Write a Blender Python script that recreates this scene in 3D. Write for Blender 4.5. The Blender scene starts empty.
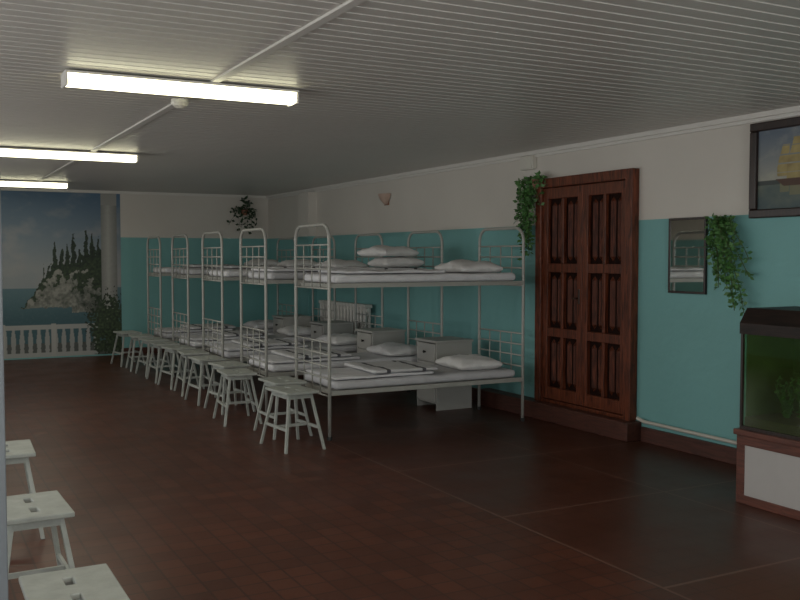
import bpy, bmesh, math, random
from mathutils import Vector, noise
random.seed(7)
scene = bpy.context.scene
COL = scene.collection
scene.view_settings.view_transform = 'Standard'

# ------------------------------------------------------------ room constants (metres)
WX = 5.28      # long wall
LX = -1.6      # opposite wall
BY = 14.6      # end wall
FY = -2.0
H = 2.5
TEAL = 1.80

def s2l(c):
    return tuple(((v/255)/12.92 if v/255 <= 0.04045 else ((v/255+0.055)/1.055)**2.4) for v in c)

# ------------------------------------------------------------ materials
def new_mat(name):
    m = bpy.data.materials.new(name); m.use_nodes = True
    nt = m.node_tree
    b = nt.nodes['Principled BSDF']
    return m, nt, b

def paint(name, col, rough=0.5, var=0.12, scale=6.0, bump=0.0, metal=0.0, bscale=60):
    m, nt, b = new_mat(name)
    N, L = nt.nodes, nt.links
    tc = N.new('ShaderNodeNewGeometry')
    nz = N.new('ShaderNodeTexNoise'); nz.inputs['Scale'].default_value = scale; nz.inputs['Detail'].default_value = 5
    L.new(tc.outputs['Position'], nz.inputs['Vector'])
    mx = N.new('ShaderNodeMix'); mx.data_type = 'RGBA'
    mx.inputs[6].default_value = (*[c*(1-var) for c in col], 1)
    mx.inputs[7].default_value = (*[min(1, c*(1+var)) for c in col], 1)
    L.new(nz.outputs['Fac'], mx.inputs[0])
    L.new(mx.outputs[2], b.inputs['Base Color'])
    b.inputs['Roughness'].default_value = rough
    b.inputs['Metallic'].default_value = metal
    if bump:
        n2 = N.new('ShaderNodeTexNoise'); n2.inputs['Scale'].default_value = bscale
        L.new(tc.outputs['Position'], n2.inputs['Vector'])
        bp = N.new('ShaderNodeBump'); bp.inputs['Strength'].default_value = bump; bp.inputs['Distance'].default_value = 0.01
        L.new(n2.outputs['Fac'], bp.inputs['Height']); L.new(bp.outputs['Normal'], b.inputs['Normal'])
    return m

def emis(name, col, strength):
    m, nt, b = new_mat(name)
    b.inputs['Base Color'].default_value = (*col, 1)
    b.inputs['Emission Color'].default_value = (*col, 1)
    b.inputs['Emission Strength'].default_value = strength
    return m

def wood(name, c1, c2, rough=0.35, axis_scale=(12, 12, 1.2), spec=.5):
    m, nt, b = new_mat(name)
    N, L = nt.nodes, nt.links
    tc = N.new('ShaderNodeTexCoord'); mp = N.new('ShaderNodeMapping'); mp.inputs['Scale'].default_value = axis_scale
    L.new(tc.outputs['Object'], mp.inputs['Vector'])
    nz = N.new('ShaderNodeTexNoise'); nz.inputs['Scale'].default_value = 4; nz.inputs['Detail'].default_value = 8; nz.inputs['Distortion'].default_value = 1.2
    L.new(mp.outputs['Vector'], nz.inputs['Vector'])
    cr = N.new('ShaderNodeValToRGB')
    cr.color_ramp.elements[0].color = (*c1, 1); cr.color_ramp.elements[0].position = .35
    cr.color_ramp.elements[1].color = (*c2, 1); cr.color_ramp.elements[1].position = .68
    L.new(nz.outputs['Fac'], cr.inputs[0]); L.new(cr.outputs[0], b.inputs['Base Color'])
    b.inputs['Roughness'].default_value = rough
    b.inputs['Specular IOR Level'].default_value = spec
    return m

def wall_mat():
    m, nt, b = new_mat('two_tone_wall')
    N, L = nt.nodes, nt.links
    g = N.new('ShaderNodeNewGeometry'); sp = N.new('ShaderNodeSeparateXYZ')
    L.new(g.outputs['Position'], sp.inputs[0])
    nz = N.new('ShaderNodeTexNoise'); nz.inputs['Scale'].default_value = 1.3; nz.inputs['Detail'].default_value = 6
    L.new(g.outputs['Position'], nz.inputs['Vector'])
    gt = N.new('ShaderNodeMath'); gt.operation = 'GREATER_THAN'; gt.inputs[1].default_value = TEAL
    L.new(sp.outputs['Z'], gt.inputs[0])
    def var(ca, cb):
        x = N.new('ShaderNodeMix'); x.data_type = 'RGBA'
        x.inputs[6].default_value = (*ca, 1); x.inputs[7].default_value = (*cb, 1)
        L.new(nz.outputs['Fac'], x.inputs[0]); return x
    t = var((.165, .375, .370), (.205, .45, .445)); w = var((.545, .510, .460), (.645, .61, .555))
    mx = N.new('ShaderNodeMix'); mx.data_type = 'RGBA'
    L.new(gt.outputs[0], mx.inputs[0]); L.new(t.outputs[2], mx.inputs[6]); L.new(w.outputs[2], mx.inputs[7])
    L.new(mx.outputs[2], b.inputs['Base Color'])
    b.inputs['Roughness'].default_value = .6
    n2 = N.new('ShaderNodeTexNoise'); n2.inputs['Scale'].default_value = 9; n2.inputs['Detail'].default_value = 8
    L.new(g.outputs['Position'], n2.inputs['Vector'])
    bp = N.new('ShaderNodeBump'); bp.inputs['Strength'].default_value = .2; bp.inputs['Distance'].default_value = .02
    L.new(n2.outputs['Fac'], bp.inputs['Height']); L.new(bp.outputs['Normal'], b.inputs['Normal'])
    return m

def floor_mat():
    m, nt, b = new_mat('brown_floor_covering')
    N, L = nt.nodes, nt.links
    g = N.new('ShaderNodeNewGeometry'); sp = N.new('ShaderNodeSeparateXYZ'); L.new(g.outputs['Position'], sp.inputs[0])
    br = N.new('ShaderNodeTexBrick'); br.offset = 0.0; br.squash = 1.0
    br.inputs['Scale'].default_value = 1.0
    br.inputs['Brick Width'].default_value = .13; br.inputs['Row Height'].default_value = .13
    br.inputs['Mortar Size'].default_value = .007; br.inputs['Mortar Smooth'].default_value = .5
    br.inputs['Color1'].default_value = (.096, .031, .017, 1)
    br.inputs['Color2'].default_value = (.066, .022, .013, 1)
    br.inputs['Mortar'].default_value = (.042, .016, .011, 1)
    L.new(g.outputs['Position'], br.inputs['Vector'])
    nz = N.new('ShaderNodeTexNoise'); nz.inputs['Scale'].default_value = 2.2; nz.inputs['Detail'].default_value = 6
    L.new(g.outputs['Position'], nz.inputs['Vector'])
    lino = N.new('ShaderNodeMix'); lino.data_type = 'RGBA'
    lino.inputs[6].default_value = (.048, .017, .010, 1); lino.inputs[7].default_value = (.088, .030, .018, 1)
    L.new(nz.outputs['Fac'], lino.inputs[0])
    lm = N.new('ShaderNodeMix'); lm.data_type = 'RGBA'; lm.blend_type = 'MULTIPLY'; lm.inputs[0].default_value = 1
    fm = N.new('ShaderNodeMix'); fm.data_type = 'RGBA'; fm.inputs[6].default_value = (1, 1, 1, 1); fm.inputs[7].default_value = (.78, .78, .78, 1)
    L.new(br.outputs['Fac'], fm.inputs[0]); L.new(lino.outputs[2], lm.inputs[6]); L.new(fm.outputs[2], lm.inputs[7])
    def math_(op, a, bval=None, c=None):
        n = N.new('ShaderNodeMath'); n.operation = op
        if isinstance(a, (int, float)): n.inputs[0].default_value = a
        else: L.new(a, n.inputs[0])
        if bval is not None:
            if isinstance(bval, (int, float)): n.inputs[1].default_value = bval
            else: L.new(bval, n.inputs[1])
        if c is not None: n.inputs[2].default_value = c
        return n.outputs[0]
    mask = math_('GREATER_THAN', sp.outputs['X'], 3.0)
    mx = N.new('ShaderNodeMix'); mx.data_type = 'RGBA'
    L.new(mask, mx.inputs[0]); L.new(br.outputs['Color'], mx.inputs[6]); L.new(lm.outputs[2], mx.inputs[7])
    seam = math_('COMPARE', sp.outputs['X'], 3.0, .008)
    ym = math_('MODULO', math_('SUBTRACT', sp.outputs['Y'], .5), 1.3)
    ys = math_('MULTIPLY', math_('COMPARE', ym, .01, .009), mask)
    sx = math_('COMPARE', sp.outputs['X'], 4.25, .006)
    allm = math_('MULTIPLY', math_('MAXIMUM', math_('MAXIMUM', seam, ys), sx), .7)
    m2 = N.new('ShaderNodeMix'); m2.data_type = 'RGBA'
    L.new(allm, m2.inputs[0]); L.new(mx.outputs[2], m2.inputs[6]); m2.inputs[7].default_value = (.16, .085, .062, 1)
    L.new(m2.outputs[2], b.inputs['Base Color'])
    rr = math_('MULTIPLY_ADD', nz.outputs['Fac'], .25, .24)
    L.new(rr, b.inputs['Roughness'])
    b.inputs['Specular IOR Level'].default_value = .33
    return m

def vcol_mat(name, rough=.6):
    m, nt, b = new_mat(name)
    a = nt.nodes.new('ShaderNodeAttribute'); a.attribute_name = 'Col'
    nt.links.new(a.outputs['Color'], b.inputs['Base Color'])
    b.inputs['Roughness'].default_value = rough
    return m

def bedding_mat(name, col, stripe=None):
    m, nt, b = new_mat(name)
    N, L = nt.nodes, nt.links
    tc = N.new('ShaderNodeTexCoord')
    nz = N.new('ShaderNodeTexNoise'); nz.inputs['Scale'].default_value = 5; nz.inputs['Detail'].default_value = 4; nz.inputs['Distortion'].default_value = 1.5
    L.new(tc.outputs['Object'], nz.inputs['Vector'])
    mx = N.new('ShaderNodeMix'); mx.data_type = 'RGBA'
    mx.inputs[6].default_value = (*[c*.78 for c in col], 1); mx.inputs[7].default_value = (*col, 1)
    L.new(nz.outputs['Fac'], mx.inputs[0])
    out = mx.outputs[2]
    if stripe:
        sp = N.new('ShaderNodeSeparateXYZ'); L.new(tc.outputs['Object'], sp.inputs[0])
        ab = N.new('ShaderNodeMath'); ab.operation = 'ABSOLUTE'; L.new(sp.outputs['X'], ab.inputs[0])
        cp = N.new('ShaderNodeMath'); cp.operation = 'COMPARE'; cp.inputs[1].default_value = .17; cp.inputs[2].default_value = .018
        L.new(ab.outputs[0], cp.inputs[0])
        m2 = N.new('ShaderNodeMix'); m2.data_type = 'RGBA'
        L.new(cp.outputs[0], m2.inputs[0]); L.new(out, m2.inputs[6]); m2.inputs[7].default_value = (*stripe, 1)
        out = m2.outputs[2]
    L.new(out, b.inputs['Base Color'])
    b.inputs['Roughness'].default_value = .85
    bp = N.new('ShaderNodeBump'); bp.inputs['Strength'].default_value = .7; bp.inputs['Distance'].default_value = .025
    L.new(nz.outputs['Fac'], bp.inputs['Height']); L.new(bp.outputs['Normal'], b.inputs['Normal'])
    return m

M_wall = wall_mat(); M_floor = floor_mat()
M_ceil = paint('pale_glossy_ceiling_slats', (.58, .555, .515), .40, .05, 1.2)
M_trimw = paint('white_trim_paint', (.64, .62, .58), .5, .06)
M_metal = paint('grey_painted_metal', (.36, .36, .33), .4, .12, 9)
M_stool = paint('white_chipped_paint', (.35, .37, .34), .5, .3, 14, .15)
M_screen = paint('blue_grey_paint', (.13, .145, .16), .5, .15, 8)
M_night = paint('offwhite_cabinet_paint', (.38, .375, .35), .5, .08, 5)
M_dark = paint('dark_gap', (.01, .01, .01), .8, .1)
M_rubber = paint('black_rubber', (.02, .02, .02), .7, .1)
M_door = wood('dark_red_varnished_wood', (.050, .013, .006), (.19, .050, .022), .4, spec=.35)
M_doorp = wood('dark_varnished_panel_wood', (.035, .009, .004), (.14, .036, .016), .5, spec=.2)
M_doord = wood('shadow_brown_wood', (.008, .003, .002), (.022, .007, .004), .7, spec=.1)  # recess shade painted into the panel backing colour
M_base = wood('red_brown_baseboard', (.05, .017, .011), (.10, .034, .022), .5, (12, 1.2, 12))
M_cab = wood('reddish_cabinet_wood', (.07, .022, .014), (.14, .045, .028), .4, (12, 1.2, 12))
M_frame = wood('black_brown_frame_wood', (.01, .005, .004), (.03, .014, .01), .35)
M_leaf = paint('green_leaves', (.075, .185, .05), .5, .5, 25)
M_water = paint('water_plant_green', (.07, .15, .04), .6, .4, 25)
M_leafd = paint('dark_green_leaves', (.02, .05, .02), .6, .4, 25)
M_stem = paint('plant_stem', (.05, .08, .02), .6, .2)
M_pot = paint('terracotta_pot', (.22, .10, .06), .6, .15)
M_sheet = bedding_mat('white_bed_sheet', (.74, .74, .76))
M_matt = bedding_mat('grey_mattress_cover', (.56, .56, .58))
M_blank = bedding_mat('striped_grey_blanket', (.64, .64, .65), (.07, .07, .08))
M_pil = bedding_mat('white_pillowcase', (.80, .79, .78))
M_lamp = emis('fluorescent_diffuser', (1.0, .96, .66), 5)
M_pipe = paint('white_pipe_paint', (.55, .52, .46), .4, .1)
M_canvas = vcol_mat('painted_canvas', .45); M_mural = vcol_mat('painted_mural', .6)
M_sconce = paint('frosted_pinkish_glass', (.50, .36, .29), .4, .08)
M_plast = paint('white_plastic', (.6, .58, .52), .4, .05)
M_gravel = paint('aquarium_gravel', (.08, .07, .04), .9, .5, 60, .5)
M_tankback = paint('murky_green_tank_back', (.070, .095, .038), .5, .6, 5)

m, nt, b = new_mat('mirror_glass'); M_mirror = m
b.inputs['Base Color'].default_value = (.85, .87, .85, 1); b.inputs['Metallic'].default_value = 1; b.inputs['Roughness'].default_value = .03
m, nt, b = new_mat('tank_glass'); M_glass = m
N, L = nt.nodes, nt.links
tr = N.new('ShaderNodeBsdfTransparent'); tr.inputs[0].default_value = (.78, .86, .74, 1)
gl = N.new('ShaderNodeBsdfGlossy'); gl.inputs['Roughness'].default_value = .03
mix = N.new('ShaderNodeMixShader'); mix.inputs[0].default_value = .05
L.new(tr.outputs[0], mix.inputs[1]); L.new(gl.outputs[0], mix.inputs[2]); L.new(mix.outputs[0], N['Material Output'].inputs['Surface'])

# ------------------------------------------------------------ mesh helpers
def box(bm, x0, x1, y0, y1, z0, z1):
    v = [bm.verts.new(p) for p in ((x0,y0,z0),(x1,y0,z0),(x1,y1,z0),(x0,y1,z0),(x0,y0,z1),(x1,y0,z1),(x1,y1,z1),(x0,y1,z1))]
    for f in ((3,2,1,0),(4,5,6,7),(0,1,5,4),(1,2,6,5),(2,3,7,6),(3,0,4,7)):
        bm.faces.new([v[i] for i in f])

def tube(bm, pts, r, seg=8, cap=True):
    pts = [Vector(p) for p in pts]
    rings = []
    up = None
    for i, p in enumerate(pts):
        if i == 0: t = pts[1]-p
        elif i == len(pts)-1: t = p-pts[i-1]
        else: t = (pts[i+1]-p).normalized()+(p-pts[i-1]).normalized()
        t.normalize()
        if up is None:
            up = Vector((0,0,1)) if abs(t.z) < .9 else Vector((1,0,0))
        a = t.cross(up)
        if a.length < 1e-4: a = t.orthogonal()
        a.normalize(); bb = a.cross(t).normalized(); up = bb
        rr = r[i] if isinstance(r, (list, tuple)) else r
        rings.append([bm.verts.new(p+(a*math.cos(k*2*math.pi/seg)+bb*math.sin(k*2*math.pi/seg))*rr) for k in range(seg)])
    for i in range(len(rings)-1):
        for k in range(seg):
            bm.faces.new((rings[i][k], rings[i][(k+1)%seg], rings[i+1][(k+1)%seg], rings[i+1][k]))
    if cap:
        bm.faces.new(rings[0][::-1]); bm.faces.new(rings[-1])

def beam(bm, p0, p1, w, d):
    p0, p1 = Vector(p0), Vector(p1)
    offs = [(-w/2,-d/2),(w/2,-d/2),(w/2,d/2),(-w/2,d/2)]
    if abs((p1-p0).normalized().z) > .5:
        a = [bm.verts.new(p0+Vector((x,y,0))) for x,y in offs]; c = [bm.verts.new(p1+Vector((x,y,0))) for x,y in offs]
    elif abs((p1-p0).x) > abs((p1-p0).y):
        a = [bm.verts.new(p0+Vector((0,x,y))) for x,y in offs]; c = [bm.verts.new(p1+Vector((0,x,y))) for x,y in offs]
    else:
        a = [bm.verts.new(p0+Vector((x,0,y))) for x,y in offs]; c = [bm.verts.new(p1+Vector((x,0,y))) for x,y in offs]
    for k in range(4): bm.faces.new((a[k], a[(k+1)%4], c[(k+1)%4], c[k]))
    bm.faces.new(a[::-1]); bm.faces.new(c)

def finish(bm, name, mat, parent=None, loc=(0,0,0), smooth=False, bevel=0.0, rotz=0.0):
    bmesh.ops.recalc_face_normals(bm, faces=bm.faces[:])
    me = bpy.data.meshes.new(name); bm.to_mesh(me); bm.free()
    if mat: me.materials.append(mat)
    if smooth:
        for p in me.polygons: p.use_smooth = True
    o = bpy.data.objects.new(name, me); COL.objects.link(o)
    o.location = loc; o.rotation_euler[2] = rotz
    if parent: o.parent = parent
    if bevel:
        md = o.modifiers.new('bevel', 'BEVEL'); md.width = bevel; md.segments = 2; md.limit_method = 'ANGLE'
    return o

def empty(name, loc=(0,0,0), rotz=0):
    e = bpy.data.objects.new(name, None); COL.objects.link(e); e.location = loc; e.rotation_euler[2] = rotz
    e.empty_display_size = .1
    return e

def tag(o, label, cat, group=None):
    o['label'] = label; o['category'] = cat
    if group: o['group'] = group

def struct(o): o['kind'] = 'structure'

def dup(root, loc, rotz=None, label=None):
    def rec(o, par):
        kids = [x for x in bpy.data.objects if x.parent == o]
        c = o.copy(); COL.objects.link(c)
        if par: c.parent = par
        for ch in kids: rec(ch, c)
        return c
    r = rec(root, None); r.location = loc
    if rotz is not None: r.rotation_euler[2] = rotz
    if label: r['label'] = label
    return r

def bx(name, dims, mat, parent=None, loc=(0,0,0), bevel=0.0):
    bm = bmesh.new(); box(bm, *dims); return finish(bm, name, mat, parent, loc, bevel=bevel)

# ------------------------------------------------------------ shell
struct(bx('floor', (LX-.15, WX+.15, FY-.15, BY+.15, -.12, 0), M_floor))
struct(bx('wall_right', (WX, WX+.15, FY, BY, 0, H), M_wall))
struct(bx('wall_left', (LX-.15, LX, FY, BY, 0, H), M_wall))
struct(bx('wall_back', (LX-.15, WX+.15, BY, BY+.15, 0, H), M_wall))
struct(bx('wall_front', (LX-.15, WX+.15, FY-.15, FY, 0, H), M_wall))
bm = bmesh.new()
prof = []
p = .10; y = FY
while y < BY-.001:
    prof += [(y, H+.010), (y+.010, H+.010), (y+.014, H), (y+p-.004, H)]
    y += p
prof = [(min(a, BY+.05), z) for a, z in prof] + [(BY+.05, H), (BY+.05, H+.1), (FY-.1, H+.1), (FY-.1, H+.012)]
va = [bm.verts.new((LX-.1, a, z)) for a, z in prof]; vb = [bm.verts.new((WX+.1, a, z)) for a, z in prof]
n = len(prof)
for i in range(n):
    j = (i+1) % n
    bm.faces.new((va[i], va[j], vb[j], vb[i]))
struct(finish(bm, 'ceiling', M_ceil))

struct(bx('trim_1', (1.545, 1.59, FY+.01, BY-.01, H-.012, H), M_trimw))
bm = bmesh.new()
box(bm, WX-.045, WX, FY+.01, BY-.01, H-.035, H); box(bm, WX-.02, WX, FY+.01, BY-.01, H-.06, H-.035)
struct(finish(bm, 'trim_2', M_trimw))
bm = bmesh.new()
box(bm, LX+.01, WX-.05, BY-.04, BY, H-.035, H)
struct(finish(bm, 'trim_3', M_trimw))
struct(bx('trim_4', (WX-.13, WX, 12.55, 12.95, 0, H-.06), M_wall))
struct(bx('baseboard_right', (WX-.03, WX, FY+.01, 5.72, 0, .12), M_base, bevel=.004))
struct(bx('baseboard_right_far', (WX-.03, WX, 8.0, 12.54, 0, .12), M_base, bevel=.004))
struct(bx('baseboard_back', (2.92, WX-.01, BY-.025, BY, 0, .10), M_base, bevel=.004))
struct(bx('baseboard_left', (LX, LX+.03, FY+.01, BY-.03, 0, .12), M_base, bevel=.004))
struct(bx('trim_5', (WX-.16, WX, 5.74, 7.98, 0, .155), M_base, bevel=.008))

# ------------------------------------------------------------ fill windows (unseen, made up to brighten the room evenly)
M_fillpane = emis('overcast_window_light', (.85, .93, 1.0), .7)  # glow for the added, unseen panes
def window(name, loc, w, h, axis):
    e = empty(name, loc); struct(e)
    bm = bmesh.new(); t = .05
    def bb(a0, a1, z0, z1, d0, d1):
        if axis == 'x': box(bm, d0, d1, a0, a1, z0, z1)
        else: box(bm, a0, a1, d0, d1, z0, z1)
    for (a0,a1,z0,z1) in ((-w/2-t,w/2+t,-t,0),(-w/2-t,w/2+t,h,h+t),(-w/2-t,-w/2,0,h),(w/2,w/2+t,0,h),(-.025,.025,0,h)):
        bb(a0,a1,z0,z1,0,.05)
    finish(bm, 'window_frame', M_trimw, e)
    bm = bmesh.new(); bb(-w/2, w/2, 0, h, .004, .012); finish(bm, 'window_pane', M_fillpane, e)
    l = bpy.data.lights.new('window_daylight', 'AREA'); l.shape = 'RECTANGLE'; l.size = w if axis == 'y' else h; l.size_y = h if axis == 'y' else w  # added area fill in front of each made-up pane
    l.energy = 22 if axis == 'x' else 60; l.color = (1, .98, .95)
    o = bpy.data.objects.new('window_daylight', l); COL.objects.link(o)
    if axis == 'x': o.location = Vector(loc)+Vector((.06, 0, h/2)); o.rotation_euler = (0, math.radians(-90), 0)
    else: o.location = Vector(loc)+Vector((0, .06, h/2)); o.rotation_euler = (math.radians(90), 0, 0)
for i, yy in enumerate((1.0, 4.2, 7.4, 10.0)):
    window('window_%d' % (i+1), (LX, yy, .75), 1.6, 1.45, 'x')
window('window_5', (2.6, FY, .75), 2.4, 1.45, 'y')

# ------------------------------------------------------------ painted canvases
def pcanvas(name, mat, w, h, nx, ny, fn, parent=None, loc=(0,0,0), plane='XZ'):
    me = bpy.data.meshes.new(name); vs, cs, fs = [], [], []
    for j in range(ny+1):
        for i in range(nx+1):
            u, v = i/nx, j/ny
            vs.append((u*w, 0, v*h) if plane == 'XZ' else (0, -u*w, v*h))
            cs.append((*s2l(fn(u, v)), 1))
    for j in range(ny):
        for i in range(nx):
            a = j*(nx+1)+i
            fs.append((a, a+1, a+nx+2, a+nx+1))
    me.from_pydata(vs, [], fs)
    ca = me.color_attributes.new('Col', 'FLOAT_COLOR', 'POINT')
    for i, c in enumerate(cs): ca.data[i].color = c
    me.materials.append(mat)
    o = bpy.data.objects.new(name, me); COL.objects.link(o); o.location = loc
    if parent: o.parent = parent
    return o

def lerp(a, b, t): t = max(0, min(1, t)); return tuple(a[i]*(1-t)+b[i]*t for i in range(3))
def fb(x, y, s=0): return max(-1, min(1, noise.fractal(Vector((x, y, s)), 0.9, 2.1, 4)))

MX0, MX1 = -.4, 2.90
MZ0 = .02
def mural(u, v):
    X = MX0+u*(MX1-MX0); z = MZ0+v*(H-.04-MZ0)
    a = (X-1.25)/1.635*115+5
    q = 257-(z-1.5)*65
    n1 = fb(a*.03, q*.05); n2 = fb(a*.12, q*.12, 3); n3 = fb(a*.4, q*.4, 7)
    c = lerp((100,134,166), (180,188,192), (q-195)/72)
    if q < 285: c = lerp(c, (200,196,196), max(0, n1)*.7)
    if q > 287: c = lerp((112,148,158), (78,118,128), (q-288)/30); c = lerp(c, (140,164,168), max(0, n3)*.2)
    rise = max(0, min(1, (a-20)/36)); rise = rise*rise*(3-2*rise)
    top = 303-38*rise-12*max(0, min(1, (a-60)/40))+n2*5+n3*2
    base = 306+n2*2
    if a > 20 and top < q < base+6*(a > 70) and a < 104:
        depth_ = (q-top)/max(4, base-top)
        c = lerp((184,184,174), (92,98,90), .35+n2*.7+n3*.4+max(0, a-62)*.012)
        if depth_ < .30+n2*.5+max(0, a-62)*.014: c = lerp((44,62,46), (84,102,70), .4+n3*.8)
    # loose conifers of uneven height
    if a > 42 and a < 104:
        cell = math.floor((a+n2*2)/6.3); ph = ((a+n2*2)/6.3-cell)-.5
        hgt = 13+9*math.sin(cell*2.4+1)+max(0, min(10, (a-48)*.5))
        tq = top+2-hgt
        if tq < q < top+4:
            wdt = .10+.42*(q-tq)/max(1, top+4-tq)+n3*.10
            if abs(ph) < wdt: c = lerp((32,48,38), (66,88,62), .4+n3*.7)
    if 101 < a < 117 and q < 322:
        c = lerp((208,208,202), (152,154,150), abs(a-108)/9+n3*.10)
        if q < 206: c = (190,190,184)
    if q > 340: c = (104,110,106)
    if a < 96:
        if 322 < q < 326.5 or 349 < q < 354: c = (206,208,204)
        elif 326.5 <= q <= 349:
            ph = (a % 8.2)/8.2; t = (q-326.5)/22.5
            wd = .17+.13*math.sin(t*math.pi)**2+.08*(t > .85)
            if abs(ph-.5) < wd: c = (196,198,194)
        if q > 354: c = (70,62,58)
        if (a % 49) < 5 and 321 < q < 355: c = (212,212,206)
    elif q > 354: c = (60,56,50)
    d = ((a-108)/22)**2+((q-326)/32)**2+n3*.9+n2*.5
    if d < .85: c = lerp((44,60,42), (98,122,80), .4+n3*.8)
    return tuple(max(5, min(255, k*.80)) for k in c)
mo = pcanvas('mural', M_mural, MX1-MX0, H-.04-MZ0, 440, 320, mural, loc=(MX0, BY-.004, MZ0))
tag(mo, 'painted seaside mural with cliff, pines and white balustrade', 'mural')

fp = empty('framed_painting', (WX, 4.65, 1.77))
def ship(u, v):
    n2 = fb(u*6, v*6, 2)*.5
    c = lerp((150,150,140), (92,104,118), (v-.35)/.6)
    c = lerp(c, (200,190,160), max(0, n2)*.6) if v > .33 else lerp((60,78,80), (96,104,92), v*2.4+n2)
    if .30 < v < .36: c = (52,60,58)
    for cx, w, b0, t0 in ((.30,.07,.40,.80),(.42,.09,.36,.88),(.54,.06,.40,.78)):
        if b0 < v < t0 and abs(u-cx-.02*math.sin(v*9)) < w*(1-.45*(v-b0)/(t0-b0)) and (v*9) % 1 > .10:
            c = lerp((176,160,104), (132,116,72), .5+n2+abs(u-cx)*3)
        if b0-.2 < v < b0-.05 and abs(u-cx) < w*.7: c = lerp(c, (138,124,76), .5)
    if .28 < v < .37 and .20+(.37-v) < u < .64-(.37-v): c = (70,42,24)
    if u > .78 and .3 < v < .52+n2*.1: c = (60,72,60)
    return c
PW, PH = .86, .66
pc = pcanvas('canvas', M_canvas, PW-.12, PH-.12, 150, 120, ship, parent=fp, loc=(-.02, -.06, .06), plane='YZ')
pc['label'] = 'painting of a sailing ship with yellow sails'
bm = bmesh.new()
for (y0,y1,z0,z1) in ((-PW,0,0,.06),(-PW,0,PH-.06,PH),(-.06,0,.06,PH-.06),(-PW,-PW+.06,.06,PH-.06)):
    box(bm, -.045, 0, y0, y1, z0, z1)
finish(bm, 'frame', M_frame, fp, bevel=.008)
bx('backing_board', (-.018, 0, -PW+.06, -.06, .06, PH-.06), M_frame, fp)
tag(fp, 'dark framed painting of a yellow-sailed ship hung on wall', 'painting')

wm = empty('wall_mirror', (WX, 5.445, 1.22))
MW, MH = .385, .58
bm = bmesh.new()
for (y0,y1,z0,z1) in ((-MW,0,0,.018),(-MW,0,MH-.018,MH),(-.018,0,.018,MH-.018),(-MW,-MW+.018,.018,MH-.018)):
    box(bm, -.024, 0, y0, y1, z0, z1)
finish(bm, 'frame', M_frame, wm, bevel=.003)
bx('glass', (-.018, 0, -MW+.018, -.018, .018, MH-.018), M_mirror, wm)
tag(wm, 'small rectangular mirror with thin dark frame on teal wall', 'mirror')

# ------------------------------------------------------------ door
D0, D1, DZ0, DZ1 = 5.80, 7.11, .155, 2.22
dr = empty('door_1', (WX, D0, DZ0)); struct(dr)
DW, DH = D1-D0, DZ1-DZ0
bm = bmesh.new()
fw = .085
box(bm, -.08, 0, 0, fw, 0, DH); box(bm, -.08, 0, DW-fw, DW, 0, DH); box(bm, -.08, 0, fw, DW-fw, DH-fw, DH)
box(bm, -.07, 0, fw, DW-fw, 0, .03)
finish(bm, 'door_frame', M_door, dr, bevel=.006)
lw = (DW-2*fw)/2-.004
def leaf(y0):
    bm = bmesh.new()
    z0, z1 = .035, DH-fw-.005; lh = z1-z0
    box(bm, -.010, 0, 0, lw, z0, z1)
    st = .07
    box(bm, -.052, -.010, 0, st, z0, z1); box(bm, -.052, -.010, lw-st, lw, z0, z1)
    mid = .035
    rows = [z0, z0+.11, z0+.58, z0+.66, z0+1.17, z0+1.25, z1-.10, z1]
    for a in (0, 2, 4, 6): box(bm, -.052, -.010, st, lw-st, rows[a], rows[a+1])
    for a in (1, 3, 5): box(bm, -.052, -.010, lw/2-mid/2, lw/2+mid/2, rows[a], rows[a+1])
    lf = finish(bm, 'door_leaf', M_door, dr, (0, y0, 0), bevel=.004)
    for a in (1, 3, 5):
        for (c0, c1) in ((st, lw/2-mid/2), (lw/2+mid/2, lw-st)):
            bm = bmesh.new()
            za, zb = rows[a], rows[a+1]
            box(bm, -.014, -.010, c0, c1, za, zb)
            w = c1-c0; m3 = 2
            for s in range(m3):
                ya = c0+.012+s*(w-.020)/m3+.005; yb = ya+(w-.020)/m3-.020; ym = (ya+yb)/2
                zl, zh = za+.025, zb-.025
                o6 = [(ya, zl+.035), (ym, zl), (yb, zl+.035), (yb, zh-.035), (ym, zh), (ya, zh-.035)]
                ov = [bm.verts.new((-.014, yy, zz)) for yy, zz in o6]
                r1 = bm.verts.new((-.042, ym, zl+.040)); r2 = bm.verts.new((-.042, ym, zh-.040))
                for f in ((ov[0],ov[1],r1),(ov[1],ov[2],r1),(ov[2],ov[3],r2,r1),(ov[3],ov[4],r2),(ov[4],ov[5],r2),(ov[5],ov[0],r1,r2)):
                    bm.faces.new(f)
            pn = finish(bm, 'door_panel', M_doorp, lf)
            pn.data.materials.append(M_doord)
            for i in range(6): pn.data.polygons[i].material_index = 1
    return lf
leaf(fw+.002); l2 = leaf(fw+lw+.006)
bm = bmesh.new()
tube(bm, [(-.052,.035,.98),(-.09,.035,.98),(-.095,.08,.98)], .007, 8)
tube(bm, [(-.054,.035,.93),(-.054,.035,1.06)], .012, 6)
finish(bm, 'handle', paint('dark_bronze', (.04,.02,.012), .5, .1, metal=.3), l2)

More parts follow.
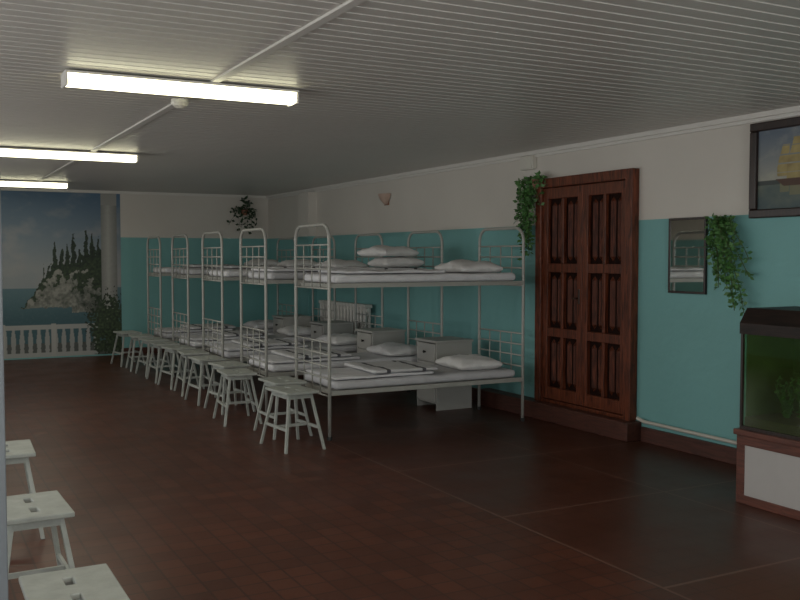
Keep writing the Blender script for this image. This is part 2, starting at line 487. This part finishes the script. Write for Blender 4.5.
# ------------------------------------------------------------ fluorescent lamps
def lamp():
    e = empty('fluorescent_lamp')
    bx('housing', (-.66, .66, -.085, .085, -.014, 0), M_trimw, e, bevel=.004)
    bm = bmesh.new(); n = 10
    rings = []
    for xx in (-.645, .645):
        rings.append([bm.verts.new((xx, .078*math.cos(math.pi*k/n), -.014-.062*math.sin(math.pi*k/n)**.6 if 0 < k < n else -.014)) for k in range(n+1)])
    for k in range(n): bm.faces.new((rings[0][k], rings[0][k+1], rings[1][k+1], rings[1][k]))
    bm.faces.new(rings[0]); bm.faces.new(rings[1][::-1])
    finish(bm, 'diffuser', M_lamp, e)
    for s in (-1, 1):
        bx('end_cap', (min(s*.646, s*.660), max(s*.646, s*.660), -.080, .080, -.078, -.014), M_trimw, e, bevel=.004)
    return e
lp = lamp(); lp.location = (1.42, 5.28, H-.012)
tag(lp, 'lit white fluorescent fixture across joint strip of slatted ceiling', 'ceiling light', 'fluorescent ceiling lights')
for xx, yy in ((1.33, 9.2), (1.26, 13.1)): dup(lp, (xx, yy, H-.012))
for xx, yy in ((1.42, 5.28), (1.33, 9.2), (1.26, 13.1), (1.5, 1.6)):
    l = bpy.data.lights.new('tube_light', 'AREA'); l.shape = 'RECTANGLE'; l.size = 1.25; l.size_y = .14; l.energy = 6; l.color = (1, .95, .82)
    o = bpy.data.objects.new('tube_light', l); COL.objects.link(o); o.location = (xx, yy, H-.10)
dup(lp, (1.5, 1.6, H-.012))

bm = bmesh.new(); tube(bm, [(0,0,0),(0,0,-.02),(0,0,-.04),(0,0,-.055)], [.055,.055,.045,.02], 20)
o = finish(bm, 'smoke_detector', M_plast, None, (1.54, 5.86, H-.012), smooth=False)
tag(o, 'small round white smoke detector on ceiling joint strip', 'smoke detector')
jb = empty('junction_box', (WX, 7.30, 2.33))
bx('body', (-.05, 0, -.10, .10, 0, .13), M_plast, jb, bevel=.006)
bx('cover', (-.058, -.05, -.09, .09, .01, .12), M_plast, jb, bevel=.003)
tag(jb, 'white plastic junction box on wall above wooden door', 'junction box')
sc = empty('wall_sconce', (WX, 10.30, 2.15))
bm = bmesh.new(); n = 14; prev = None
for j in range(7):
    t = j/6; r = .12*math.sin(.25+t*1.25); z = .13*t
    cur = [bm.verts.new((-.012-r*math.sin(math.pi*k/n)*.85, r*math.cos(math.pi*k/n), z)) for k in range(n+1)]
    if prev:
        for k in range(n): bm.faces.new((prev[k], prev[k+1], cur[k+1], cur[k]))
    else: bm.faces.new(cur)
    prev = cur
finish(bm, 'lamp_shade', M_sconce, sc, smooth=True)
bx('wall_plate', (-.012, 0, -.06, .06, -.01, .12), M_pot, sc, bevel=.003)
tag(sc, 'unlit pinkish half-bowl wall sconce high on white wall', 'wall lamp')
bm = bmesh.new()
tube(bm, [(WX-.05, 5.74, .19),(WX-.05, 5.66, .172),(WX-.05, 4.2, .165),(WX-.05, -1.0, .16)], .014, 10)
for yy in (5.3, 4.3, 2, 0): box(bm, WX-.05, WX, yy-.01, yy+.01, .155, .172)
o = finish(bm, 'heating_pipe', M_pipe, smooth=False); tag(o, 'thin cream painted heating pipe running above baseboard', 'pipe')

# ------------------------------------------------------------ bunk beds
BL, BW = 1.92, .76
def make_bed():
    e = empty('bunk_bed')
    R = .0145; top = 1.765; ar = .12
    for s in (-1, 1):
        bm = bmesh.new(); x = s*BL/2
        hw = BW/2-R
        pts = [(x, -hw, .02), (x, -hw, .8), (x, -hw, top-ar)]
        for k in range(1, 7): a = math.pi/2*k/6; pts.append((x, -hw+ar*(1-math.cos(a)), top-ar+ar*math.sin(a)))
        pts += [(x, -p_[1], p_[2]) for p_ in pts[::-1]]
        tube(bm, pts, R, 10)
        for z in (.36, .50, .60, .70, .80, 1.24, 1.40, 1.50, 1.60): tube(bm, [(x, -hw, z), (x, hw, z)], .0075, 8)
        for yy in (-.18, 0, .18):
            tube(bm, [(x, yy, .36), (x, yy, .80)], .006, 6)
            tube(bm, [(x, yy, 1.24), (x, yy, 1.60)], .006, 6)
        finish(bm, 'end_frame', M_metal, e, smooth=True)
        for yy in (-hw, hw):
            bm = bmesh.new(); tube(bm, [(x, yy, 0), (x, yy, .03)], .020, 10); finish(bm, 'foot', M_rubber, e)
    for z in (.385, 1.265):
        bm = bmesh.new()
        for yy in (-BW/2+.012, BW/2-.012): box(bm, -BL/2+.012, BL/2-.012, yy-.012, yy+.012, z-.018, z+.018)
        for xx in (-BL/2+.05, BL/2-.05): box(bm, xx-.012, xx+.012, -BW/2+.02, BW/2-.02, z-.02, z+.01)
        for k in range(12):
            yy = -BW/2+.06+k*(BW-.12)/11; box(bm, -BL/2+.05, BL/2-.05, yy-.012, yy+.012, z+.010, z+.014)
        for k in range(14):
            xx = -BL/2+.1+k*(BL-.2)/13; box(bm, xx-.006, xx+.006, -BW/2+.02, BW/2-.02, z+.008, z+.012)
        finish(bm, 'bed_base', M_metal, e)
    return e

def soft_box(sx, sy, sz, r, nx, ny, nz, amp, seed, pillow=False):
    bm = bmesh.new(); hx, hy, hz = sx/2, sy/2, sz/2
    def face(fn, n, m):
        g = [[bm.verts.new(fn(i/n*2-1, j/m*2-1)) for j in range(m+1)] for i in range(n+1)]
        for i in range(n):
            for j in range(m): bm.faces.new((g[i][j], g[i+1][j], g[i+1][j+1], g[i][j+1]))
    for s in (-1, 1):
        face(lambda a, c: (a*hx, c*hy, s*hz), nx, ny)
        face(lambda a, c: (a*hx, s*hy, c*hz), nx, nz)
        face(lambda a, c: (s*hx, a*hy, c*hz), ny, nz)
    bmesh.ops.remove_doubles(bm, verts=bm.verts[:], dist=1e-5)
    for v in bm.verts:
        p = v.co.copy()
        q = Vector((max(-hx+r, min(hx-r, p.x)), max(-hy+r, min(hy-r, p.y)), max(-hz+r, min(hz-r, p.z))))
        d = p-q
        if d.length > 1e-6: p = q+d.normalized()*r
        if pillow:
            t = max(0, 1-abs(p.x/hx)**2.6)*max(0, 1-abs(p.y/hy)**2.6)
            p.z *= .18+.82*t**.55
            p.x *= 1-.07*(1-abs(p.y/hy)**2); p.y *= 1-.05*(1-abs(p.x/hx)**2)
            if p.z < -hz*.5: p.z = -hz*.5
        if amp and p.z > -hz*.4:
            p.z += amp*noise.fractal(Vector((p.x*4+seed, p.y*6, seed)), .8, 2, 4)
        v.co = p
    mz = min(v.co.z for v in bm.verts)
    for v in bm.verts: v.co.z -= mz
    return bm

bed = make_bed()
tag(bed, 'grey painted metal bunk bed with arched ladder-like ends and white linen', 'bunk bed', 'row of metal bunk beds')
ys = [7.31+1.37*k for k in range(5)]
xo = [3.99, 3.94, 3.94, 3.94, 3.94]
bed.location = (xo[0], ys[0], 0)
for k in range(1, 5): dup(bed, (xo[k], ys[k], 0))
def topz(o): return max(v.co.z for v in o.data.vertices)
me_m = [finish(soft_box(BL-.12, BW-.06, .072, .030, 60, 24, 4, .006, v*7.3), 'mattress', M_matt if v == 0 else M_sheet, smooth=True) for v in range(2)]
me_p = [finish(soft_box(.46, .56, .14, .055, 20, 20, 6, .018, 3+i*5, True), 'pillow', M_pil, smooth=True) for i in range(2)]
me_b = [finish(soft_box(.62, BW-.10, .030, .014, 26, 24, 3, .010, 9, False), 'folded_blanket', M_blank, smooth=True),
        finish(soft_box(.95, BW-.12, .024, .011, 36, 24, 3, .010, 19, False), 'folded_sheet', M_sheet, smooth=True)]
protos = me_m+me_p+me_b
def inst(o, loc, rz, label, cat, grp):
    c = o.copy(); COL.objects.link(c); c.location = loc; c.rotation_euler[2] = rz; tag(c, label, cat, grp); return c
for k, yc in enumerate(ys):
    X = xo[k]
    for lev, z in enumerate((.403, 1.283)):
        where = 'upper' if lev else 'lower'
        mm = me_m[(k+lev) % 2]
        inst(mm, (X, yc, z), 0, f'thin pale sheet-covered mattress on the {where} bunk', 'mattress', 'bunk mattresses')
        mt = z+topz(mm)
        pz = mt+(topz(me_b[0]) if (lev == 1 and k == 1) else 0)
        inst(me_p[(k+lev) % 2], (X+.60, yc+random.uniform(-.02,.02), pz), random.uniform(-.1,.1), f'plump white pillow at the head of {where} bunk', 'pillow', 'bed pillows')
        if lev == 0:
            inst(me_b[1], (X-.42, yc, mt), 0, 'folded white sheet lying on the lower bunk', 'sheet', 'folded sheets')
            inst(me_b[0], (X-.25+random.uniform(-.12,.12), yc, mt+topz(me_b[1])), random.uniform(-.03,.03), 'folded light blanket with dark edge stripes on the lower bunk', 'blanket', 'folded blankets')
        elif k == 1:
            inst(me_b[0], (X+.50, yc, mt), 0, 'folded light blanket with dark edge stripes under a pillow', 'blanket', 'folded blankets')
            # second pillow piled on the first one
            inst(me_p[1], (X+.52, yc+.01, pz+topz(me_p[0])-.004), .15, 'plump white pillow piled on another pillow on upper bunk', 'pillow', 'bed pillows')
            inst(me_b[1], (X-.40, yc, mt), 0, 'folded white sheet lying on the upper bunk', 'sheet', 'folded sheets')
        elif k == 0:
            inst(me_b[1], (X-.30, yc, mt), 0, 'folded white sheet lying on the upper bunk', 'sheet', 'folded sheets')
        else:
            inst(me_b[0], (X-.05+random.uniform(-.15,.1), yc, mt), random.uniform(-.03,.03), 'folded light blanket with dark edge stripes on the upper bunk', 'blanket', 'folded blankets')
for o in protos: bpy.data.objects.remove(o)

# ------------------------------------------------------------ stools
def make_stool():
    e = empty('stool')
    sx, sy, hz = .140, .205, .46
    xs = [-sx, -.015, .015, sx]; ysl = [-sy, -.120, -.045, .045, .120, sy]
    hole = {(1,1),(1,3)}
    bm = bmesh.new(); z0, z1 = hz-.022, hz
    def quad(*p): bm.faces.new([bm.verts.new(q) for q in p])
    for i in range(3):
        for j in range(5):
            if (i,j) in hole: continue
            a,b_,c,d = xs[i],xs[i+1],ysl[j],ysl[j+1]
            quad((a,c,z1),(b_,c,z1),(b_,d,z1),(a,d,z1)); quad((a,c,z0),(a,d,z0),(b_,d,z0),(b_,c,z0))
            for (ii,jj,pp) in ((i-1,j,((a,c),(a,d))),(i+1,j,((b_,c),(b_,d))),(i,j-1,((a,c),(b_,c))),(i,j+1,((a,d),(b_,d)))):
                if ii < 0 or ii > 2 or jj < 0 or jj > 4 or (ii,jj) in hole:
                    (p0,p1) = pp; quad((*p0,z0),(*p1,z0),(*p1,z1),(*p0,z1))
    bmesh.ops.remove_doubles(bm, verts=bm.verts[:], dist=1e-5)
    finish(bm, 'seat', M_stool, e, bevel=.005)
    bm = bmesh.new()
    for s in (-1,1):
        box(bm, s*.100-.008, s*.100+.008, -.145, .145, z0-.038, z0); box(bm, -.092, .092, s*.150-.008, s*.150+.008, z0-.038, z0)
    finish(bm, 'apron', M_stool, e)
    lx, ly = .165, .230; tx, ty = .093, .140
    for a in (-1,1):
        for c in (-1,1):
            bm = bmesh.new(); beam(bm, (a*lx, c*ly, 0), (a*tx, c*ty, z0), .022, .022); finish(bm, 'leg', M_stool, e, bevel=.003)
    t = .17/.438
    X_, Y_ = lx-(lx-tx)*t, ly-(ly-ty)*t
    for a in (-1,1):
        bm = bmesh.new(); beam(bm, (a*X_, -Y_, .17), (a*X_, Y_, .17), .013, .022); finish(bm, 'stretcher', M_stool, e)
    bm = bmesh.new(); beam(bm, (-X_, 0, .17), (X_, 0, .17), .013, .022); finish(bm, 'stretcher', M_stool, e)
    return e
st = make_stool(); st.location = (.44, 3.02, 0)
LS = 'white painted wooden stool with slotted seat standing alone on floor'
LB = 'white painted wooden stool standing at the foot of a bunk bed'
tag(st, LS, 'stool', 'wooden stools')
for (x, y, r, lab) in ((.44,4.14,.03,LS),(.455,5.45,-.04,LS),(2.67,6.86,.08,LB),(2.80,7.42,.02,LB),(2.64,8.16,-.08,LB),(2.77,8.80,.08,LB),(2.73,9.42,.02,LB),
                       (2.77,10.10,-.08,LB),(2.76,10.70,.08,LB),(2.75,11.30,0,LB),(2.76,11.92,.06,LB),(2.74,12.55,-.08,LB),(2.70,13.20,.1,LB)):
    dup(st, (x, y, 0), r, lab)

# ------------------------------------------------------------ nightstands
def make_night():
    e = empty('nightstand')
    hh = .66
    bm = bmesh.new()
    box(bm, -.20, .20, -.20, -.182, .0, hh); box(bm, -.20, .20, .182, .20, .0, hh)
    box(bm, -.19, .20, -.182, .182, .06, .08); box(bm, .185, .20, -.182, .182, .08, hh); box(bm, -.19, .185, -.182, .182, .46, .475)
    finish(bm, 'body', M_night, e)
    bx('top', (-.22, .21, -.215, .215, hh, hh+.025), M_night, e, bevel=.004)
    dw = bx('drawer', (-.215, -.19, -.178, .178, .48, hh-.01), M_night, e, bevel=.003)
    dd = bx('cabinet_door', (-.215, -.19, -.178, .178, .085, .465), M_night, e, bevel=.003)
    for par, yy, z in ((dw, 0, .565), (dd, .13, .30)):
        bm = bmesh.new(); tube(bm, [(-.215,yy,z),(-.225,yy,z),(-.24,yy,z)], [.007,.008,.016], 12); finish(bm, 'knob', M_dark, par)
    return e
ns = make_night(); ns.location = (4.74, 7.995, 0)
tag(ns, 'off-white painted bedside cabinet with drawer, standing between bunk beds', 'nightstand', 'bedside cabinets')
for k in (1,2,3): dup(ns, (4.72, 7.995+1.37*k, 0))

# ------------------------------------------------------------ radiator
rd = empty('radiator', (WX-.03, 11.35, 0))
for i in range(15):
    bm = bmesh.new(); yy = -.7+i*.1
    for xx in (-.11, -.05):
        tube(bm, [(xx, yy, .30),(xx, yy, .88)], .026, 8)
    tube(bm, [(-.08, yy-.048, .36),(-.08, yy+.048, .36)], .03, 8); tube(bm, [(-.08, yy-.048, .82),(-.08, yy+.048, .82)], .03, 8)
    box(bm, -.135, -.025, yy-.044, yy+.044, .85, .895); box(bm, -.135, -.025, yy-.044, yy+.044, .28, .325)
    finish(bm, 'radiator_section', M_trimw, rd, bevel=.004)
for yy in (-.7, .7):
    bm = bmesh.new(); tube(bm, [(-.08, yy, 0), (-.08, yy, .30)], .018, 10); finish(bm, 'radiator_foot', M_trimw, rd)
tag(rd, 'cream painted cast-iron sectional radiator along teal wall', 'radiator')

# ------------------------------------------------------------ hanging plants
def plant(name, loc, strands, mat, label, inward, leafsize=.03, pot=True, dens=.018, per=3):
    e = empty(name, loc)
    bs, bl = bmesh.new(), bmesh.new()
    for (dy, drop, curl) in strands:
        pts = []; n = 12
        ln = math.hypot(dy, drop)
        for i in range(n+1):
            t = i/n
            along = dy*(t**.7)+.02*math.sin(t*7+curl*5)
            out = .05+.07*math.sin(t*math.pi*.8)*curl
            z = .06*math.sin(t*math.pi)*(1 if drop < .35 else .4)-drop*t**1.4
            pts.append(Vector((-out, along, z)) if inward == 'x' else Vector((along, -out, z)))
        tube(bs, pts, .003, 5)
        m = max(10, int(ln/dens))
        for i in range(m):
            t = (i+random.random())/m*n; a = min(n-1, int(t)); P = pts[a].lerp(pts[a+1], t-a)
            for s in range(per):
                d = Vector((random.uniform(-1,1), random.uniform(-1,1), random.uniform(-1,.5))).normalized()
                base = P+d*.006; tip = P+d*leafsize*random.uniform(.8,1.7)
                side = d.cross(Vector((random.uniform(-1,1),random.uniform(-1,1),random.uniform(-1,1)))).normalized()*leafsize*.38
                mid = (base+tip)/2
                lim = -.006
                q = [base, mid+side, tip, mid-side]
                for w_ in q:
                    if inward == 'x': w_.x = min(w_.x, lim)
                    else: w_.y = min(w_.y, lim)
                bl.faces.new([bl.verts.new(w_) for w_ in q])
    finish(bs, 'stem', M_stem, e); finish(bl, 'foliage', mat, e)
    if pot:
        bm = bmesh.new()
        c = (-.07, 0) if inward == 'x' else (0, -.07)
        tube(bm, [(c[0],c[1],-.09),(c[0],c[1],-.01),(c[0],c[1],.0)], [.04,.055,.058], 16)
        finish(bm, 'pot', M_pot, e)
    tag(e, label, 'hanging plant')
    return e
plant('hanging_plant', (WX, 7.10, 2.22),
      [(-.16,.06,1),(-.05,.25,.8),(.02,.40,1),(.10,.60,1),(.12,.70,.7),(.22,.55,1.1),(.26,.25,1),(.06,.2,1.2),(-.10,.14,.6),(.18,.66,.9),(.16,.74,1.2),(.30,.38,1),(.26,.48,.8),(.08,.64,1.2),(.30,.15,1)],
      M_leaf, 'bushy green trailing plant hung on wall beside wooden door', 'x', .042, dens=.019, per=3)
plant('hanging_plant', (WX, 4.90, 1.78),
      [(.04,.25,1),(.03,.40,.8),(-.05,.45,1),(-.15,.62,.9),(-.20,.55,1.1),(-.28,.42,.7),(-.1,.3,1.2),(-.2,.66,1.2),(0,.45,1),(-.28,.30,.8),(-.14,.5,1.3),(-.26,.68,1),(-.05,.50,1.2),(-.18,.36,1)],
      M_leaf, 'light green trailing fern hung on teal wall beside the mirror', 'x', .037, dens=.019, per=3, pot=False)
plant('hanging_plant', (4.84, BY-.04, 2.26),
      [(-.2,.05,1),(-.25,.25,.8),(-.1,.35,1),(.14,.36,1),(.22,.2,.9),(.05,.38,1.2),(-.02,-.18,.8),(.08,-.12,.6)],
      M_leafd, 'dark green trailing plant hung in corner on end wall', 'y', .06, dens=.05, per=2)

# ------------------------------------------------------------ aquarium + cabinet
AX0, AX1, AY0, AY1 = 4.46, 4.96, 2.85, 4.02
cb = empty('aquarium_cabinet', (AX0, AY0, 0))
w, d = AX1-AX0, AY1-AY0
bm = bmesh.new()
box(bm, .02, w, 0, .03, 0, .42); box(bm, .02, w, d-.03, d, 0, .42); box(bm, w-.02, w, .03, d-.03, 0, .42); box(bm, .02, w-.02, .03, d-.03, 0, .06)
finish(bm, 'body', M_cab, cb)
bm = bmesh.new()
for (y0,y1,z0,z1) in ((0,d,.0,.055),(0,d,.36,.42),(0,.06,.055,.36),(d-.06,d,.055,.36),(d/2-.03,d/2+.03,.055,.36)):
    box(bm, 0, .02, y0, y1, z0, z1)
finish(bm, 'front_frame', M_cab, cb, bevel=.003)
bx('top', (-.02, w+.01, -.02, d+.01, .42, .455), M_cab, cb, bevel=.004)
for y0, y1 in ((.06, d/2-.03), (d/2+.03, d-.06)):
    q = bx('door_panel', (.006, .018, y0, y1, .055, .36), paint('white_panel', (.40,.38,.37), .5, .06), cb); q['label'] = 'white door panel'
tag(cb, 'low reddish-brown cabinet with white panels carrying an aquarium', 'cabinet')
aq = empty('aquarium', (AX0+.01, AY0, .455))
w2, d2, h2 = .46, 1.15, .60
bm = bmesh.new(); g = .008
box(bm, 0, g, 0, d2, .02, h2); box(bm, w2-g, w2, 0, d2, .02, h2); box(bm, g, w2-g, 0, g, .02, h2); box(bm, g, w2-g, d2-g, d2, .02, h2)
finish(bm, 'glass_tank', M_glass, aq)
bx('tank_base', (-.004, w2+.004, -.004, d2+.004, 0, .02), M_frame, aq)
bm = bmesh.new()
for yy in (0, d2): 
    a_, b_ = (yy-.004, yy+.012) if yy == 0 else (yy-.012, yy+.004)
    box(bm, -.005, .012, a_, b_, .02, h2)
finish(bm, 'corner_trim', M_frame, aq)
bx('back_panel', (w2-.02, w2-.012, .012, d2-.012, .02, h2-.01), M_tankback, aq)
bx('side_panel', (.03, w2-.02, d2-.016, d2-.010, .02, h2-.01), M_tankback, aq)
bx('gravel', (.012, w2-.024, .012, d2-.02, .02, .075), M_gravel, aq)
bm = bmesh.new()
y0, y1 = -.01, d2+.01
prof = [(-.01, h2-.02), (-.01, h2+.045), (.05, h2+.135), (w2+.01, h2+.135), (w2+.01, h2-.02), (w2-.03, h2+.0), (w2-.03, h2+.10), (.06, h2+.10), (.012, h2+.03), (.012, h2-.02)]
A = [bm.verts.new((a, y0, z)) for a, z in prof]; B = [bm.verts.new((a, y1, z)) for a, z in prof]
for i in range(len(prof)):
    j = (i+1) % len(prof); bm.faces.new((A[i],A[j],B[j],B[i]))
bm.faces.new(A); bm.faces.new(B[::-1])
finish(bm, 'hood', wood('dark_hood_wood', (.008,.005,.004), (.022,.012,.009), .5, (12,1.2,12), .3), aq)
bm = bmesh.new(); tube(bm, [(.2, .1, h2+.06), (.2, d2-.1, h2+.06)], .014, 10)
finish(bm, 'light_tube', emis('aquarium_tube', (.95, 1, .6), 4.5), aq)
tag(aq, 'glass aquarium with dark hood, green plants inside, on cabinet', 'aquarium')
def aplant(x, y, hgt, n):
    bm = bmesh.new()
    for i in range(n):
        a = random.uniform(0, 6.28); r = random.uniform(.01, .05); hh = hgt*random.uniform(.6, 1)
        prev = None; wd = random.uniform(.004, .010)
        P = []
        for k in range(9):
            t = k/8; c = Vector((math.cos(a)*r*(.3+t)+.012*math.sin(t*6+i), math.sin(a)*r*(.3+t*1.3)+.01*math.sin(t*9+i), hh*t)); P.append(c)
            ww = wd*(1-t*.85); cur = (bm.verts.new(c+Vector((0,-ww,0))), bm.verts.new(c+Vector((0,ww,0))))
            if prev: bm.faces.new((prev[0], prev[1], cur[1], cur[0]))
            prev = cur
        for c in P[1:]:
            for s in range(3):
                dd = Vector((random.uniform(-1,1), random.uniform(-1,1), random.uniform(-.2,1))).normalized()*random.uniform(.015,.03)
                sd = dd.cross(Vector((random.uniform(-1,1), random.uniform(-1,1), .3))).normalized()*.006
                bm.faces.new([bm.verts.new(v_) for v_ in (c, c+dd*.5+sd, c+dd, c+dd*.5-sd)])
    o = finish(bm, 'aquarium_plant', M_water, None, (x, y, .53))
    tag(o, 'green leafy water plant rooted in aquarium gravel', 'water plant', 'aquarium plants')
for (x, y, hgt, n) in ((4.68,3.84,.24,10),(4.62,3.66,.30,14),(4.74,3.54,.42,18),(4.62,3.42,.36,16),(4.72,3.26,.42,16)):
    aplant(x, y, hgt, n)

# ------------------------------------------------------------ partition screen
ps = empty('partition_screen', (0, 2.6, 0))
bx('panel', (-.90, .185, -.012, .012, .10, 1.68), M_screen, ps, bevel=.003)
for xx in (-.92, .198):
    bx('post', (xx-.018, xx+.018, -.018, .018, .03, 1.72), M_screen, ps, bevel=.004)
    bx('foot', (xx-.018, xx+.018, -.13, .13, 0, .03), M_screen, ps, bevel=.004)
tag(ps, 'blue-grey painted upright partition screen standing near the stools', 'partition')

# ------------------------------------------------------------ flash, world, camera
fl = bpy.data.lights.new('camera_flash', 'POINT'); fl.energy = 52; fl.shadow_soft_size = .04; fl.color = (1, .97, .94)
fo = bpy.data.objects.new('camera_flash', fl); COL.objects.link(fo); fo.location = (.03, -.02, 1.60)
w = bpy.data.worlds.new('World'); scene.world = w; w.use_nodes = True
w.node_tree.nodes['Background'].inputs[0].default_value = (.02, .022, .025, 1)
cd = bpy.data.cameras.new('Camera'); cam = bpy.data.objects.new('Camera', cd); COL.objects.link(cam)
cd.sensor_width = 36; cd.lens = 36*930/800
cam.location = (0, 0, 1.5); cam.rotation_euler = (math.radians(90-2.65), 0, math.radians(-27.93))
scene.camera = cam
